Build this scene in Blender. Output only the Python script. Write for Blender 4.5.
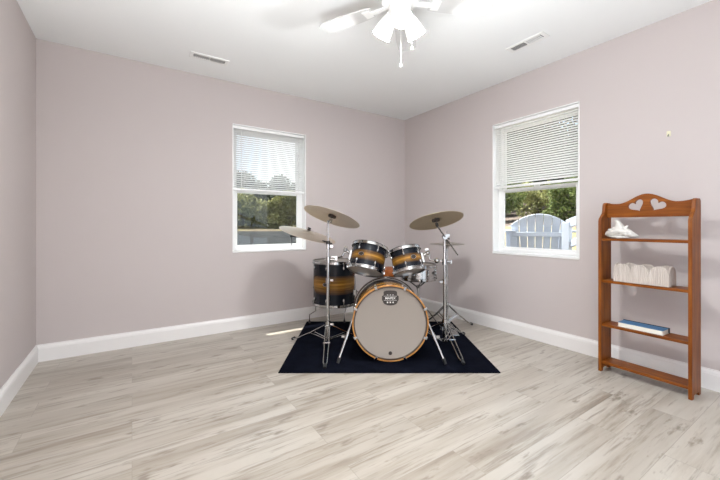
import bpy, bmesh, math, random
from mathutils import Matrix, Vector, Euler
from mathutils.geometry import tessellate_polygon
PI = math.pi
S = bpy.context.scene
for o in list(bpy.data.objects): bpy.data.objects.remove(o)
COL = S.collection

# ---------------------------------------------------------------- camera, sky, sun, lamps, exposure
AZ = math.atan2(.5513, .8343)              # the camera looks into the far corner
cam = bpy.data.cameras.new('camera'); camo = bpy.data.objects.new('camera', cam); COL.objects.link(camo)
cam.sensor_width = 36; cam.lens = 345/720*36; cam.shift_y = -13.5/720
cam.clip_start = .02; cam.clip_end = 300
camo.location = (0, 0, 1.022); camo.rotation_euler = (PI/2, 0, -AZ)
S.camera = camo
S.view_settings.view_transform = 'Standard'; S.view_settings.look = 'None'
S.view_settings.exposure = 0.13; S.view_settings.gamma = 1.0; S.view_settings.use_curve_mapping = False

w = bpy.data.worlds.new('sky'); S.world = w; w.use_nodes = True
nt = w.node_tree; nt.nodes.clear()
out = nt.nodes.new('ShaderNodeOutputWorld'); bg = nt.nodes.new('ShaderNodeBackground')
tc = nt.nodes.new('ShaderNodeTexCoord'); ns = nt.nodes.new('ShaderNodeTexNoise'); cr = nt.nodes.new('ShaderNodeValToRGB')
ns.inputs['Scale'].default_value = 3.2; ns.inputs['Detail'].default_value = 5
nt.links.new(tc.outputs['Generated'], ns.inputs['Vector']); nt.links.new(ns.outputs['Fac'], cr.inputs['Fac'])
cr.color_ramp.elements[0].position = .42; cr.color_ramp.elements[0].color = (.50, .66, .86, 1)
cr.color_ramp.elements[1].position = .58; cr.color_ramp.elements[1].color = (.95, .97, 1.0, 1)
nt.links.new(cr.outputs['Color'], bg.inputs['Color']); bg.inputs['Strength'].default_value = 2.0
nt.links.new(bg.outputs['Background'], out.inputs['Surface'])

def lamp(name, kind, energy, loc, color=(1, 1, 1), rot=None, **kw):
    l = bpy.data.lights.new(name, kind); l.energy = energy; l.color = color
    for k, v in kw.items(): setattr(l, k, v)
    o = bpy.data.objects.new(name, l); COL.objects.link(o); o.location = loc
    if rot is not None: o.rotation_euler = rot
    return o
SUN = Vector((.15, -.36, -1.0)).normalized()
lamp('sun', 'SUN', 16.0, (0, 6, 8), (1, .985, .96), SUN.to_track_quat('-Z', 'Y').to_euler(), angle=.009)
# added unseen fill: an uplight on the floor, a panel outside an invented opening
lamp('added_uplight', 'AREA', 84, (-.1, -.15, .14), (.93, .97, 1), (PI, 0, 0), shape='DISK', size=.9, spread=2.15)
lamp('added_fill_panel', 'AREA', 2.5, (1.55, -.80, 1.10), (.95, .98, 1), (PI/2, 0, 0), shape='RECTANGLE', size=2.3, size_y=2.0)
# the two windows let the sky in
for nm, loc, rot, sx, sy in (('sky_portal_rear', (1.215, 3.72, 1.40), (-PI/2, 0, 0), .8, 1.3), ('sky_portal_side', (3.24, 1.76, 1.40), (0, PI/2, 0), 1.3, .82)):
    q = lamp(nm, 'AREA', 1, loc, (1, 1, 1), rot, shape='RECTANGLE', size=sx, size_y=sy); q.data.cycles.is_portal = True

# ---------------------------------------------------------------- materials
def mat(name, col, rough=.5, metal=0, spec=.5, coat=0, trans=0):
    m = bpy.data.materials.new(name); m.use_nodes = True
    b = m.node_tree.nodes['Principled BSDF']
    b.inputs['Base Color'].default_value = (*col, 1); b.inputs['Roughness'].default_value = rough
    b.inputs['Metallic'].default_value = metal; b.inputs['Specular IOR Level'].default_value = spec
    b.inputs['Coat Weight'].default_value = coat; b.inputs['Coat Roughness'].default_value = .08
    m.diffuse_color = (*col, 1)
    return m
class N:                                    # tiny node helper
    def __init__(s, m): s.m = m; s.t = m.node_tree; s.b = s.t.nodes.get('Principled BSDF')
    def new(s, kind, **kw):
        n = s.t.nodes.new('ShaderNode' + kind)
        for k, v in kw.items():
            if hasattr(n, k): setattr(n, k, v)
            else: n.inputs[k].default_value = v
        return n
    def link(s, a, b): s.t.links.new(a, b)
    def coords(s, which, scale=(1, 1, 1), rot=(0, 0, 0)):
        tc = s.new('TexCoord'); mp = s.new('Mapping'); mp.inputs['Scale'].default_value = scale
        mp.inputs['Rotation'].default_value = rot
        s.link(tc.outputs[which], mp.inputs['Vector']); return mp.outputs['Vector']
    def noise(s, vec, scale, detail=4, rough=.55):
        n = s.new('TexNoise'); n.inputs['Scale'].default_value = scale; n.inputs['Detail'].default_value = detail
        n.inputs['Roughness'].default_value = rough; s.link(vec, n.inputs['Vector']); return n.outputs['Fac']
    def ramp(s, fac, stops, interp='LINEAR'):
        r = s.new('ValToRGB'); e = r.color_ramp.elements; r.color_ramp.interpolation = interp
        while len(e) < len(stops): e.new(.5)
        for i, (p, c) in enumerate(stops): e[i].position = p; e[i].color = (*c, 1)
        s.link(fac, r.inputs['Fac']); return r.outputs['Color']
    def mix(s, fac, a, b, mode='MIX'):
        n = s.new('Mix', data_type='RGBA', blend_type=mode)
        for sock, v in ((n.inputs[0], fac), (n.inputs[6], a), (n.inputs[7], b)):
            if isinstance(v, (int, float)): sock.default_value = v
            elif isinstance(v, tuple): sock.default_value = (*v, 1)
            else: s.link(v, sock)
        return n.outputs[2]
    def bump(s, h, strength=.2, dist=.01):
        b = s.new('Bump'); b.inputs['Strength'].default_value = strength; b.inputs['Distance'].default_value = dist
        s.link(h, b.inputs['Height']); s.link(b.outputs['Normal'], s.b.inputs['Normal'])
    def base(s, c): s.link(c, s.b.inputs['Base Color'])

M = {}
def wallmat(name, c):
    m = mat(name, c, .75, spec=.25); n = N(m); v = n.coords('Object')
    n.base(n.mix(n.noise(v, 1.3, 3), tuple(x*.985 for x in c), tuple(min(1, x*1.015) for x in c)))
    n.bump(n.noise(v, 220, 2), .05, .002); return m
M['wall'] = wallmat('mauve_paint', (.560, .505, .492))
M['ceil'] = wallmat('ceiling_paint', (.885, .90, .895))
M['trim'] = mat('white_trim_paint', (.82, .80, .785), .35)
M['vinyl'] = mat('white_vinyl', (.86, .86, .85), .35)
M['siding'] = mat('outer_siding', (.5, .5, .48), .8)
M['chrome'] = mat('chrome', (.47, .465, .46), .12, 1)
M['steel'] = mat('brushed_steel', (.55, .55, .54), .22, 1)
M['black'] = mat('black_rubber', (.012, .012, .013), .6)
M['dark'] = mat('dark_metal', (.05, .048, .047), .35, .6)
M['felt'] = mat('dark_felt', (.045, .035, .03), .9)
M['white_plastic'] = mat('white_plastic', (.8, .8, .78), .4)
M['blade_white'] = mat('white_blade', (.64, .64, .63), .45)
M['white_enamel'] = mat('white_enamel', (.86, .86, .84), .3)
M['leather'] = mat('brown_leather', (.34, .095, .022), .5, spec=.2)
M['head'] = mat('coated_drum_head', (.295, .258, .226), .5, spec=.3)
M['clear_head'] = mat('translucent_drum_head', (.42, .375, .33), .25)
M['shell_inner'] = mat('bare_maple', (.30, .2, .11), .6)
M['badge'] = mat('dark_badge', (.03, .022, .018), .4)
M['ink'] = mat('white_print', (.72, .70, .66), .5)
M['book_blue'] = mat('blue_book_cloth', (.045, .16, .32), .5)
M['book_navy'] = mat('navy_book_cloth', (.012, .016, .03), .5)
M['paper'] = mat('page_edges', (.80, .78, .70), .8)
M['cream'] = mat('cream_plastic', (.72, .69, .48), .4)
M['grey_plastic'] = mat('grey_plastic', (.16, .16, .15), .4)
M['vent_shaded'] = mat('shaded_louvre', (.42, .42, .41), .5)
M['vent_dark'] = mat('duct_shade_dark', (.03, .03, .03), .9)
M['chair_white'] = mat('white_outdoor_paint', (.58, .63, .72), .5)

m = mat('black_rug', (.010, .011, .017), .95, spec=.02); n = N(m); v = n.coords('Object')
n.base(n.ramp(n.noise(v, 9, 4), [(.3, (.0025, .003, .006)), (.75, (.006, .007, .013))])); n.bump(n.noise(v, 500, 2), .5, .004); M['rug'] = m

def wood(name, c0, c1, c2, scale=(1, 1, 1), rough=.4, coat=.0, coord='Object'):
    m = mat(name, c1, rough, coat=coat, spec=.22); n = N(m); v = n.coords(coord, scale)
    f = n.noise(v, 1.0, 6, .6); n.base(n.ramp(f, [(.28, c0), (.5, c1), (.72, c2)])); n.bump(f, .06, .003); return m
PINE = ((.11, .027, .003), (.20, .054, .006), (.29, .094, .012))
M['pine_v'] = wood('stained_pine_upright', *PINE, scale=(40, 40, 3))
M['pine_h'] = wood('stained_pine_board', *PINE, scale=(40, 3, 40))
M['maple'] = wood('amber_hoop_wood', (.30, .125, .028), (.42, .19, .046), (.54, .27, .08), (25, 25, 25), .25, .4)
M['hoop_dark'] = mat('dark_hoop_stripe', (.05, .028, .015), .3, coat=.3)
M['bark'] = wood('bark', (.05, .035, .025), (.10, .075, .05), (.16, .12, .09), (14, 14, 2), .9, 0)

def burst(name, axis):
    m = mat(name, (.3, .15, .03), .26, coat=.04, spec=.22); n = N(m)
    tc = n.new('TexCoord'); sp = n.new('SeparateXYZ'); n.link(tc.outputs['Generated'], sp.inputs[0])
    sc = (2.5, 2.5, 60) if axis == 'Z' else (2.5, 60, 2.5)
    v = n.coords('Object', sc); g = n.noise(v, 1.0, 5, .6)
    amb = n.ramp(g, [(.3, (.12, .05, .006)), (.5, (.27, .125, .018)), (.7, (.42, .215, .036))])
    d = (.007, .009, .014)
    edge = n.ramp(sp.outputs[axis], [(.0, (0, 0, 0)), (.25, (0, 0, 0)), (.42, (.8, .8, .8)), (.5, (1, 1, 1)), (.57, (.8, .8, .8)), (.71, (0, 0, 0)), (1, (0, 0, 0))])
    n.base(n.mix(edge, d, amb)); return m
M['burst_z'] = burst('amber_burst_lacquer', 'Z'); M['burst_y'] = burst('amber_burst_lacquer_bass', 'Y')

def bronze(name, c):
    m = mat(name, c, .36, .9); n = N(m)
    tc = n.new('TexCoord'); ln = n.new('VectorMath', operation='LENGTH'); n.link(tc.outputs['Object'], ln.inputs[0])
    wv = n.new('Math', operation='SINE'); mu = n.new('Math', operation='MULTIPLY'); mu.inputs[1].default_value = 900
    n.link(ln.outputs['Value'], mu.inputs[0]); n.link(mu.outputs[0], wv.inputs[0]); n.bump(wv.outputs[0], .12, .001)
    f = n.noise(n.coords('Object'), 5, 3); n.base(n.mix(f, tuple(x*.85 for x in c), tuple(min(1, x*1.1) for x in c))); return m
M['bronze'] = bronze('cymbal_bronze', (.74, .67, .56)); M['bronze_dark'] = bronze('dark_cymbal_bronze', (.40, .36, .31)); M['bronze_gold'] = bronze('golden_cymbal_bronze', (.60, .50, .33))

# pale weathered plank floor: planks run along X
m = mat('pale_oak_planks', (.6, .55, .48), .30, spec=.5); n = N(m); v = n.coords('Object')
br = n.new('TexBrick'); br.offset = .37; br.offset_frequency = 2
for k, x in (('Scale', 1), ('Mortar Size', .0012), ('Brick Width', 1.22), ('Row Height', .18), ('Bias', 0), ('Mortar Smooth', .3)): br.inputs[k].default_value = x
br.inputs['Color1'].default_value = (0, 0, 0, 1); br.inputs['Color2'].default_value = (1, 1, 1, 1); br.inputs['Mortar'].default_value = (.5, .5, .5, 1)
n.link(v, br.inputs['Vector'])
sh = n.new('VectorMath', operation='MULTIPLY_ADD'); n.link(br.outputs['Color'], sh.inputs[0]); sh.inputs[1].default_value = (7, 3.1, 5); n.link(v, sh.inputs[2])
def stretch(vec, sc):
    mp = n.new('Mapping'); mp.inputs['Scale'].default_value = sc; n.link(vec, mp.inputs['Vector']); return mp.outputs['Vector']
g1 = n.noise(stretch(sh.outputs[0], (.75, 10, 1)), 1.0, 5, .62)
g2 = n.noise(stretch(sh.outputs[0], (2.4, 38, 1)), 1.0, 4, .65)
g3 = n.noise(stretch(sh.outputs[0], (.45, 5.0, 1)), 1.0, 2, .5)
c = n.ramp(g1, [(.27, (.25, .205, .160)), (.41, (.42, .374, .314)), (.52, (.492, .448, .388)), (.8, (.525, .486, .43))])
c = n.mix(n.ramp(g2, [(.34, (.62, .62, .62)), (.47, (0, 0, 0))]), c, (.205, .165, .127))
c = n.mix(n.ramp(g3, [(.36, (.5, .5, .5)), (.55, (0, 0, 0))]), c, (.31, .262, .21))
g4 = n.noise(stretch(sh.outputs[0], (5.5, 19, 1)), 1.0, 3, .6)
c = n.mix(n.ramp(g4, [(.60, (0, 0, 0)), (.70, (.75, .75, .75))]), c, (.21, .17, .13))
c = n.mix(n.ramp(br.outputs['Color'], [(0, (.955, .955, .955)), (1, (1.0, 1.0, 1.0))]), (0, 0, 0), c)
c = n.mix(br.outputs['Fac'], c, (.32, .285, .24)); n.base(c)
n.bump(g2, .05, .002); M['floor'] = m

def shader_mix(name, fac, build_a, build_b):
    m = bpy.data.materials.new(name); m.use_nodes = True; t = m.node_tree; t.nodes.clear()
    o = t.nodes.new('ShaderNodeOutputMaterial'); mx = t.nodes.new('ShaderNodeMixShader'); mx.inputs[0].default_value = fac
    t.links.new(build_a(t), mx.inputs[1]); t.links.new(build_b(t), mx.inputs[2]); t.links.new(mx.outputs[0], o.inputs['Surface']); return m
def bs(kind, col, **kw):
    def f(t):
        b = t.nodes.new('ShaderNodeBsdf' + kind); b.inputs['Color'].default_value = (*col, 1)
        for k, v in kw.items(): b.inputs[k].default_value = v
        return b.outputs[0]
    return f
M['glass'] = shader_mix('window_glass', .018, bs('Transparent', (.97, .98, .97)), bs('Glossy', (1, 1, 1), Roughness=.02))
M['screen'] = shader_mix('insect_screen', .27, bs('Transparent', (.97, .97, .97)), bs('Diffuse', (.05, .053, .056)))
M['slat'] = shader_mix('blind_slat', .28, bs('Diffuse', (.86, .86, .85)), bs('Translucent', (.86, .86, .84)))
def emis(name, col, s):
    m = mat(name, col, .4); b = m.node_tree.nodes['Principled BSDF']
    b.inputs['Emission Color'].default_value = (*col, 1); b.inputs['Emission Strength'].default_value = s; return m
M['shade'] = emis('lit_frosted_glass', (1, .99, .96), .38)
M['bulb'] = emis('lit_bulb', (1, .98, .94), 3.0)

def leafmat(name, cs):
    m = bpy.data.materials.new(name); m.use_nodes = True; n = N(m)
    b = n.b; b.inputs['Roughness'].default_value = .6; b.inputs['Specular IOR Level'].default_value = .25
    f = n.noise(n.coords('Object'), 14, 2); col = n.ramp(f, [(.3, cs[0]), (.5, cs[1]), (.68, cs[2])]); n.base(col)
    tr = n.new('BsdfTranslucent'); n.link(col, tr.inputs['Color']); mx = n.new('MixShader'); mx.inputs[0].default_value = .3
    o = m.node_tree.nodes['Material Output']; n.link(b.outputs[0], mx.inputs[1]); n.link(tr.outputs[0], mx.inputs[2]); n.link(mx.outputs[0], o.inputs['Surface']); return m
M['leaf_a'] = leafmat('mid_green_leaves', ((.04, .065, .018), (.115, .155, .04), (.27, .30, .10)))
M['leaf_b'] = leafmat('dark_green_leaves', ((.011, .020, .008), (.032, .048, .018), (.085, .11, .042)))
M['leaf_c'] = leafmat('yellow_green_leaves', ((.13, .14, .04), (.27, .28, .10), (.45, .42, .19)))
m = mat('yard_ground', (.4, .3, .2), .95, spec=.1); n = N(m); v = n.coords('Object')
gc = n.ramp(n.noise(v, 1.1, 4), [(.38, (.16, .125, .09)), (.5, (.19, .17, .08)), (.62, (.235, .21, .085))])
n.base(n.mix(n.ramp(n.noise(v, 9, 4), [(.4, (0, 0, 0)), (.62, (.7, .7, .7))]), gc, (.27, .21, .17))); n.bump(n.noise(v, 30, 3), .6, .05); M['yard'] = m
m = mat('leaf_litter', (.4, .3, .25), .95, spec=.1); n = N(m); v = n.coords('Object')
n.base(n.ramp(n.noise(v, 7, 5, .7), [(.35, (.055, .042, .035)), (.5, (.135, .105, .088)), (.65, (.21, .175, .15))])); n.bump(n.noise(v, 20, 3), .6, .05); M['litter'] = m
m = mat('dark_gravel', (.1, .1, .1), .9, spec=.2); n = N(m); v = n.coords('Object')
n.base(n.ramp(n.noise(v, 6, 5), [(.35, (.026, .027, .027)), (.65, (.046, .047, .047))])); M['gravel'] = m

# ---------------------------------------------------------------- mesh helpers
class MB:
    def __init__(s): s.bm = bmesh.new()
    def _add(s, vs, fs, mx=None):
        vv = [s.bm.verts.new((mx @ Vector(v)) if mx else v) for v in vs]
        for f in fs:
            try: s.bm.faces.new([vv[i] for i in f])
            except ValueError: pass
        return s
    def box(s, c, d, rot=None, mx=None):
        x, y, z = (q/2 for q in d); R = rot.to_matrix() if isinstance(rot, Euler) else rot
        vs = []
        for a, b, e in ((-x,-y,-z),(x,-y,-z),(x,y,-z),(-x,y,-z),(-x,-y,z),(x,-y,z),(x,y,z),(-x,y,z)):
            p = Vector((a, b, e)); p = (R @ p) if R else p; vs.append(p + Vector(c))
        return s._add(vs, [(3,2,1,0),(4,5,6,7),(0,1,5,4),(1,2,6,5),(2,3,7,6),(3,0,4,7)], mx)
    def beam(s, p0, p1, w_, t_, up=(0, 0, 1)):
        p0, p1 = Vector(p0), Vector(p1); d = (p1-p0); L = d.length; d.normalize(); u = Vector(up)
        x = d.cross(u); x = x.normalized() if x.length > 1e-5 else Vector((1, 0, 0)); z = x.cross(d).normalized()
        R = Matrix((x, d, z)).transposed(); return s.box((p0+p1)/2, (w_, L, t_), R)
    def lathe(s, prof, seg=32, mx=None, closed=False):
        vs, fs = [], []; idx = []
        for r, z in prof:
            if r < 1e-6: idx.append([len(vs)]); vs.append((0, 0, z))
            else:
                idx.append(list(range(len(vs), len(vs)+seg)))
                vs += [(r*math.cos(2*PI*k/seg), r*math.sin(2*PI*k/seg), z) for k in range(seg)]
        pairs = list(zip(idx, idx[1:])) + ([(idx[-1], idx[0])] if closed else [])
        for a, b in pairs:
            for k in range(seg):
                k2 = (k+1) % seg
                if len(a) == 1 and len(b) == 1: continue
                if len(a) == 1: fs.append((a[0], b[k2], b[k]))
                elif len(b) == 1: fs.append((a[k], a[k2], b[0]))
                else: fs.append((a[k], a[k2], b[k2], b[k]))
        return s._add(vs, fs, mx)
    def loft(s, pts, rads, seg=10, squash=None):
        pts = [Vector(p) for p in pts]; vs, fs = [], []; prev = None
        for i, p in enumerate(pts):
            d = (pts[min(i+1, len(pts)-1)] - pts[max(i-1, 0)]).normalized()
            if prev is None:
                a = Vector((0, 0, 1)) if abs(d.z) < .9 else Vector((1, 0, 0)); x = d.cross(a).normalized()
            else: x = (prev - d*prev.dot(d)).normalized()
            prev = x; y = d.cross(x)
            for k in range(seg):
                t = 2*PI*k/seg; vs.append(p + (x*math.cos(t) + y*math.sin(t))*rads[i])
        n_ = len(pts)
        for i in range(n_-1):
            for k in range(seg):
                k2 = (k+1) % seg; fs.append((i*seg+k, i*seg+k2, (i+1)*seg+k2, (i+1)*seg+k))
        fs.append(tuple(reversed(range(seg)))); fs.append(tuple((n_-1)*seg+k for k in range(seg)))
        return s._add(vs, fs)
    def tube(s, pts, r, seg=10): return s.loft(pts, [r]*len(pts), seg)
    def cyl(s, p0, p1, r0, r1=None, seg=14): return s.loft([p0, p1], [r0, r0 if r1 is None else r1], seg)
    def ball(s, c, r, seg=14, rings=8, sc=(1, 1, 1)):
        mx = Matrix.Translation(c) @ Matrix.Diagonal((*sc, 1))
        return s.lathe([(r*math.sin(PI*i/rings), -r*math.cos(PI*i/rings)) for i in range(rings+1)], seg, mx)
    def prism(s, poly, t, mx=None):          # polygon in XZ, thickness t along Y centred
        n_ = len(poly); vs = [(x, -t/2, z) for x, z in poly] + [(x, t/2, z) for x, z in poly]
        tri = tessellate_polygon([[Vector((x, z, 0)) for x, z in poly]])
        fs = [tuple(f) for f in tri] + [tuple(i+n_ for i in reversed(f)) for f in tri]
        fs += [(i, (i+1) % n_, (i+1) % n_ + n_, i+n_) for i in range(n_)]
        return s._add(vs, fs, mx)
    def build(s, name, m, parent=None, bevel=0, sharp=.7, loc=None, rot=None):
        bm = s.bm; bmesh.ops.recalc_face_normals(bm, faces=bm.faces[:])
        for f in bm.faces: f.smooth = True
        for e in bm.edges:
            if len(e.link_faces) == 2 and e.calc_face_angle(0) > sharp: e.smooth = False
        me = bpy.data.meshes.new(name); bm.to_mesh(me); bm.free(); me.materials.append(m)
        o = bpy.data.objects.new(name, me); COL.objects.link(o)
        if parent: o.parent = parent
        if loc is not None: o.location = loc
        if rot is not None: o.rotation_euler = rot
        if bevel:
            b = o.modifiers.new('bevel', 'BEVEL'); b.width = bevel; b.segments = 2; b.limit_method = 'ANGLE'; b.angle_limit = .7
        return o
def tag(o, label, cat, group=None):
    o['label'] = label; o['category'] = cat
    if group: o['group'] = group
    return o
def thing(name, label, cat, loc, rot=(0, 0, 0), group=None):
    o = bpy.data.objects.new(name, None); COL.objects.link(o); o.empty_display_size = .1
    o.location = loc; o.rotation_euler = rot; return tag(o, label, cat, group)
def structure(o): o['kind'] = 'structure'; return o
def copy_tree(root):
    r = root.copy(); COL.objects.link(r)
    for ch in root.children:
        c_ = ch.copy(); COL.objects.link(c_); c_.parent = r
        for g in ch.children:
            d = g.copy(); COL.objects.link(d); d.parent = c_
    return r
def P(u, w_, z=0):                           # a place in the room: u to the right, w_ away along the view of the drum kit
    return Vector((math.sin(AZ)*w_ + math.cos(AZ)*u, math.cos(AZ)*w_ - math.sin(AZ)*u, z))
def text_mesh(body, size, name, m, parent, loc, rot, depth=.0006):
    cu = bpy.data.curves.new(name, 'FONT'); cu.body = body; cu.size = size; cu.extrude = depth; cu.align_x = 'CENTER'; cu.align_y = 'CENTER'
    cu.offset = size*.006
    tmp = bpy.data.objects.new('tmp_text', cu); COL.objects.link(tmp); bpy.context.view_layer.update()
    me = bpy.data.meshes.new_from_object(tmp.evaluated_get(bpy.context.evaluated_depsgraph_get()))
    bpy.data.objects.remove(tmp); me.materials.clear(); me.materials.append(m); me.name = name
    o = bpy.data.objects.new(name, me); COL.objects.link(o); o.parent = parent; o.location = loc; o.rotation_euler = rot; return o

# ---------------------------------------------------------------- the room
XL, XR, YB, YF, H, T = -.604, 3.036, 3.517, -.62, 2.44, .16
W1 = (.823, 1.607, .762, 2.037)              # rear window: x0 x1 z0 z1
W2 = (1.356, 2.168, .750, 2.044)             # side window: y0 y1 z0 z1
structure(MB().box(((XL+XR)/2, (YB+YF)/2-.3, -.06), (XR-XL+.6, YB-YF+1.2, .12)).build('floor', M['floor']))
structure(MB().box(((XL+XR)/2, (YB+YF)/2, H+.06), (XR-XL+.6, YB-YF+.6, .12)).build('ceiling', M['ceil']))
def holed(name, axis, pos, thick, a0, a1, hole, m):
    b = MB(); h0, h1, z0, z1 = hole
    def bx(p0, p1, q0, q1):
        if p1-p0 < 1e-4 or q1-q0 < 1e-4: return
        if axis == 'y': b.box(((p0+p1)/2, pos+thick/2, (q0+q1)/2), (p1-p0, abs(thick), q1-q0))
        else: b.box((pos+thick/2, (p0+p1)/2, (q0+q1)/2), (abs(thick), p1-p0, q1-q0))
    bx(a0, h0, 0, H); bx(h1, a1, 0, H); bx(h0, h1, 0, z0); bx(h0, h1, z1, H)
    return structure(b.build(name, m))
holed('wall_back', 'y', YB, T, XL-T, XR+T, W1, M['wall'])
holed('wall_right', 'x', XR, T, YF, YB, W2, M['wall'])
structure(MB().box((XL-T/2, (YB+YF)/2, H/2), (T, YB-YF, H)).build('wall_left', M['wall']))
holed('wall_front', 'y', YF, -.12, XL-T, XR+T, (.45, 2.65, 0, 2.08), M['wall'])  # unseen opening added to let the fill panel's light in

b = MB(); b.box((1.3, YB+T+.17, 2.55), (5.2, .34, .10)); b.box((XR+T+.17, 1.6, 2.55), (.34, 4.4, .10))  # unseen eave added to keep the sun off the raised blinds
structure(b.build('added_shade_eave', M['trim']))

def baseboard(name, p0, p1, nrm):
    prof = [(0, 0), (.016, 0), (.016, .096), (.0135, .104), (.0135, .108), (.010, .115), (.0055, .121), (.005, .128), (0, .128)]
    p0, p1, nrm = Vector(p0), Vector(p1), Vector(nrm); vs = []
    for p in (p0, p1): vs += [p + nrm*a + Vector((0, 0, z)) for a, z in prof]
    k = len(prof); b = MB(); b._add(vs, [(i, (i+1) % k, (i+1) % k + k, i+k) for i in range(k)] + [tuple(range(k)), tuple(range(k, 2*k))])
    return structure(b.build(name, M['trim'], sharp=.25))
baseboard('baseboard_back', (XL, YB, 0), (XR, YB, 0), (0, -1, 0))
baseboard('baseboard_right', (XR, YF, 0), (XR, YB, 0), (-1, 0, 0))
baseboard('baseboard_left', (XL, YF, 0), (XL, YB, 0), (1, 0, 0))

# windows: local frame x = along the wall, y = outwards, z = up, origin at the lower left inner corner of the opening
def window(name, loc, rot, Wd, Ht, screen):
    r = bpy.data.objects.new(name, None); COL.objects.link(r); r.location = loc; r.rotation_euler = (0, 0, rot); structure(r)
    j = .010; b = MB()
    for c_, d in (((j/2, .075, Ht/2), (j, .15, Ht)), ((Wd-j/2, .075, Ht/2), (j, .15, Ht)), ((Wd/2, .075, Ht-j/2), (Wd, .15, j))): b.box(c_, d)
    b.build('jamb', M['vinyl'], r)
    MB().box((Wd/2, .072, .011), (Wd, .156, .022)).build('sill', M['vinyl'], r, bevel=.004)
    f = .036; y0 = .085; b = MB(); zm = Ht*.487
    for x in (j+f/2, Wd-j-f/2): b.box((x, y0+.03, (.022+Ht-j)/2), (f, .06, Ht-j-.022))
    wi = Wd-2*j-2*f; b.box((Wd/2, y0+.03, Ht-j-f/2), (wi, .058, f)); b.box((Wd/2, y0+.03, .022+.014), (wi, .058, .028)); b.build('window_frame', M['vinyl'], r, bevel=.003)
    def sash(name_, za, zb, y, s=.026, rail=.034):
        b = MB(); xa, xb = j+f-.004, Wd-j-f+.004
        for x in (xa+s/2, xb-s/2): b.box((x, y, (za+zb)/2), (s, .024, zb-za))
        b.box(((xa+xb)/2, y, za+rail/2), (xb-xa-2*s, .022, rail)); b.box(((xa+xb)/2, y, zb-rail/2), (xb-xa-2*s, .022, rail))
        o = b.build(name_, M['vinyl'], r, bevel=.003)
        MB().box(((xa+xb)/2, y, (za+zb)/2), (xb-xa-2*s, .004, zb-za-2*rail)).build('glass_pane', M['glass'], o)
    sash('lower_sash', .046, zm+.016, y0+.016, rail=.024); sash('upper_sash', zm-.018, Ht-j-f+.004, y0+.044, rail=.024)
    MB().box((Wd/2, y0+.006, zm+.022), (.05, .02, .012)).build('sash_lock', M['white_plastic'], r, bevel=.002)
    if screen:
        xa, xb = j+f, Wd-j-f; ms = MB().box(((xa+xb)/2, y0+.058, (.05+zm)/2), (xb-xa, .002, zm-.05)).build('insect_screen', M['screen'], r)
    return r
window('window_1', (W1[0], YB, W1[2]), 0, W1[1]-W1[0], W1[3]-W1[2], True)
window('window_2', (XR, W2[1], W2[2]), -PI/2, W2[1]-W2[0], W2[3]-W2[2], False)

def blind(label, loc, rot, Wd, Ht, drop, ang):
    r = thing('window_blind', label, 'blind', loc, (0, 0, rot), 'half raised mini blinds')
    x0, x1 = .013, Wd-.013; y = .030; top = Ht-.012
    MB().box((Wd/2, y, top-.015), (x1-x0, .032, .030)).build('headrail', M['vinyl'], r, bevel=.002)
    b = MB(); z = top-.045; zb = Ht-drop; R = Euler((ang, 0, 0)).to_matrix(); hw = .0125
    while z > zb+.035:
        vs = []; k = 4
        for x in (x0+.004, x1-.004):
            for i in range(k+1):
                q = -hw+2*hw*i/k; p = R @ Vector((0, q, .0016*(1-(q/hw)**2))); vs.append((x, y+p.y, z+p.z))
        b._add(vs, [(i, i+1, i+k+2, i+k+1) for i in range(k)]); z -= .0208
    b.build('slats', M['slat'], r)
    MB().box((Wd/2, y, zb+.012), (x1-x0-.004, .026, .022)).build('bottom_rail', M['vinyl'], r, bevel=.002)
    for q in (.14, .86): MB().cyl((x0+(x1-x0)*q, y-.014, top-.03), (x0+(x1-x0)*q, y-.014, zb+.02), .0009, seg=6).build('ladder_cord', M['white_plastic'], r)
    MB().cyl((x0+.075, y-.022, top-.03), (x0+.075, y-.022, zb-.03), .0032, seg=8).build('tilt_wand', M['white_plastic'], r)
blind('white mini blind half raised in the window with dark screened glass', (W1[0], YB, W1[2]), 0, W1[1]-W1[0], W1[3]-W1[2], .655, -.50)
blind('white mini blind half raised above the view of the white garden chair', (XR, W2[1], W2[2]), -PI/2, W2[1]-W2[0], W2[3]-W2[2], .645, .86)

# ceiling registers
def vent(label, loc, rot, L=.30, Wd=.105):
    r = thing('ceiling_vent', label, 'vent', loc, (0, 0, rot), 'ceiling air registers')
    b = MB(); fx, fy = .028, .022
    b.box((0, Wd/2-fy/2, -.004), (L, fy, .008)); b.box((0, -Wd/2+fy/2, -.004), (L, fy, .008))
    b.box((L/2-fx/2, 0, -.004), (fx, Wd-2*fy, .008)); b.box((-L/2+fx/2, 0, -.004), (fx, Wd-2*fy, .008)); b.box((0, 0, -.004), (.014, Wd-2*fy, .008))
    b.build('register_frame', M['white_enamel'], r, bevel=.002)
    MB().box((0, 0, -.0006), (L-.02, Wd-.02, .001)).build('duct_shade_plate', M['vent_dark'], r)  # thin dark plate, painted as the shade inside the duct
    for s, nk, pit, wd, tl_ in ((-1, 7, .0150, .0085, 1.0), (1, 9, .0115, .0108, -.30)):
        b = MB()
        for k in range(nk): b.box((s*(.012+pit*(k+.5)), 0, -.0055), (wd, Wd-2*fy, .0012), Euler((0, tl_, 0)))
        b.build('louvre_bank', M['white_enamel'] if s < 0 else M['vent_shaded'], r)  # second bank coloured greyer to paint in the shade of its tilt
    return r
vent('white air register on the ceiling above the wall with the dark screened window', (.545, 3.127, H), 0)
vent('white air register on the ceiling beside the fan, towards the window with garden chair', (2.535, 1.508, H), PI/2)

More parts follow.
